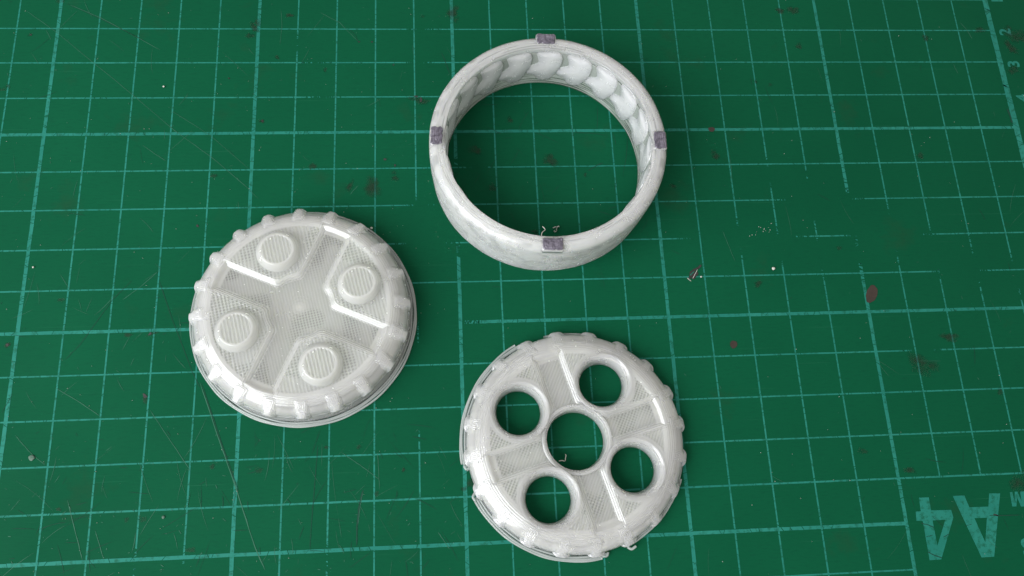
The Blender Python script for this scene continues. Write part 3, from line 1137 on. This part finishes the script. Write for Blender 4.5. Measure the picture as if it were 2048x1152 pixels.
prof += [(2.437, H - 0.055), (2.432, H - 0.09), (2.430, H - 0.14), (2.432, 1.36), (2.50, 1.33), (2.56, 1.30)]
prof += [(2.58, z) for z in np.arange(1.2, 0.05, -0.1)]


def wob_ring(T, R_, Z_):
    n = vnoise(np.degrees(T) / 7.0, Z_ * 3.0, 21) - 0.5
    return R_ + 0.010 * np.sin(2 * T + 1.0) + 0.009 * n * (R_ > 2.5), Z_ + 0.006 * (vnoise(np.degrees(T) / 5.0, R_ * 9, 4) - 0.5) * (Z_ > 1.3)


def gap_ring(T, R_, Z_):
    s_ = 0.5 + 0.5 * np.sin(2 * math.pi * R_ / 0.058)
    m_ = smooth(0.50, 0.66, vnoise(np.degrees(T) / 9.0, R_ * 26, 31))
    w_ = smooth(0.42, 0.72, 0.6 * vnoise(np.degrees(T) / 6.0 + Z_ * 1.5, Z_ * 3.2, 41) + 0.4 * vnoise(np.degrees(T) / 2.5, Z_ * 9, 17))
    return 0.6 * s_ * m_ * (R_ < 2.60) * (Z_ > 1.42) + 0.44 * w_ * (R_ > 2.66) * (Z_ > 0.05)


obj("ring_wall", lathe("ring_wall", prof, 360, wob=wob_ring, gapfn=gap_ring), M_RING, ring)

# thin clear inner wall with layer lines
zz = np.arange(0.0, 1.34, 0.0105)
prof = [(2.425 + 0.004 * math.sin(2 * math.pi * z / 0.042), z) for z in zz][::-1]
prof = prof[::-1] + [(2.455, 1.33), (2.455, 0.0)]


def gap_liner(T, R_, Z_):
    s = 0.5 + 0.5 * np.sin(2 * math.pi * Z_ / 0.084 + 2 * (vnoise(np.degrees(T) / 14, Z_ * 12, 8) - 0.5))
    m = smooth(0.25, 0.75, vnoise(np.degrees(T) / 11, Z_ * 14, 3))
    low = 1 - smooth(0.45, 0.75, Z_)
    return np.clip(0.42 + low * (s * 1.1 * m + 0.2 * s - 0.24), 0, 1)


obj("inner_wall", lathe("inner_wall", prof[::-1], 360, gapfn=gap_liner), M_LINER, ring)

# teeth on the inner wall
POLY = np.array([(.10, 1.47), (1.03, 1.47), (1.03, 0.80), (.84, .44), (.70, .17), (.36, .13), (.20, .40), (-.10, .46), (-.06, .78), (.26, .92), (.26, 1.08)])


def chaikin(P, n=2):
    for _ in range(n):
        Q = []
        for i in range(len(P)):
            a, b = P[i], P[(i + 1) % len(P)]
            Q += [a * .75 + b * .25, a * .25 + b * .75]
        P = np.array(Q)
    return P


ARC = 2.43 * math.radians(18)
PT = chaikin(POLY * np.array([ARC, 1.0]), 2)


def poly_sdf(x, y):
    sh = np.shape(x)
    px, py = np.ravel(x), np.ravel(y)
    best = np.full(px.shape, 1e9)
    inside = np.zeros(px.shape, bool)
    for i in range(len(PT)):
        ax, ay = PT[i]
        bx, by = PT[(i + 1) % len(PT)]
        ex, ey = bx - ax, by - ay
        t = np.clip(((px - ax) * ex + (py - ay) * ey) / (ex * ex + ey * ey + 1e-12), 0, 1)
        best = np.minimum(best, np.hypot(px - ax - t * ex, py - ay - t * ey))
        c = ((ay > py) != (by > py)) & (px < (bx - ax) * (py - ay) / (by - ay + 1e-12) + ax)
        inside ^= c
    d = np.where(inside, -best, best)
    return d.reshape(sh)


def tooth_height(x, y):
    e = -poly_sdf(x, y)
    t = np.clip(e / 0.30, 0, 1)
    z = 0.010 + 0.042 * np.sin(t * math.pi / 2) * smooth(0.10, 0.55, y) + 0.012 * smooth(0.2, 0.8, x / ARC) * smooth(0.4, 1.0, y)
    z = z * (1 - 0.85 * smooth(1.28, 1.46, y))
    z = z + 0.003 * np.sin(2 * math.pi * y / 0.042)
    return z, 0.0 * e + 0.30 * (1 - smooth(0.1, 0.35, y))


def tooth_wrap(Vv):
    s, z, h = Vv[:, 0], Vv[:, 1], Vv[:, 2]
    th = -s / 2.43
    r = 2.428 - h
    return np.stack([r * np.cos(th), r * np.sin(th), z], 1)


tooth = hf_solid("tooth", poly_sdf, tooth_height, (-0.10, ARC + 0.06, 0.10, 1.49), 0.016, -0.02, wrap=tooth_wrap)
for k in range(20):
    obj("tooth", tooth, M_LOBE, ring, rz=math.radians(87 + 9.3 + 18 * k))


# purple pen marks on the rim
def mark_mesh(la, lr, seed=0):
    def sdf(x, y):
        qx, qy = np.abs(x) - lr + 0.05, np.abs(y) - la + 0.05
        w = 0.028 * (vnoise(x * 16 + 5 + seed, y * 16, 2) - 0.5)
        return np.hypot(np.maximum(qx, 0), np.maximum(qy, 0)) + np.minimum(np.maximum(qx, qy), 0) - 0.05 + w

    def height(x, y):
        e = -sdf(x, y)
        z = 0.022 * np.sin(np.clip(e / 0.04, 0, 1) * math.pi / 2) + 0.006 * (np.abs(np.sin(math.pi * e / 0.046)) - 0.5) * 2 + 0.012 * (vnoise(x * 30, y * 30, 6) - 0.5)
        return z, 0 * x
    return hf_solid("pen_mark", sdf, height, (-lr - .03, lr + .03, -la - .03, la + .03), 0.009, -0.004)


def pad_mesh(la, lr):
    def sdf(x, y):
        qx, qy = np.abs(x) - lr + 0.06, np.abs(y) - la + 0.06
        return np.hypot(np.maximum(qx, 0), np.maximum(qy, 0)) + np.minimum(np.maximum(qx, qy), 0) - 0.06

    def height(x, y):
        e = -sdf(x, y)
        return 0.004 - 0.03 * (1 - np.sin(np.clip(e / 0.035, 0, 1) * math.pi / 2)), 0 * x
    return hf_solid("mark_pad", sdf, height, (-lr - .03, lr + .03, -la - .03, la + .03), 0.012, -0.16)


for (u, v), la, lr in [((873.5, 271), 0.225, 0.132), ((1092, 78), 0.225, 0.135), ((1320, 280), 0.225, 0.140), ((1106, 488), 0.235, 0.145)]:
    x, y = at(u, v, H + Z0)
    o = obj("mark_pad", pad_mesh(la + 0.022, lr + 0.018), M_FIL, ring, (x - RC[0], y - RC[1], H + 0.006), math.atan2(y - RC[1], x - RC[0]))
    obj("pen_mark", mark_mesh(la, lr, u * 0.37), M_PEN, o, (0, 0, 0.006))
obj("string_wisp", tube("string_wisp", [(p[0] - RC[0], p[1] - RC[1], p[2] - Z0) for p in WISP_R], 0.009), M_CRUMB, ring)
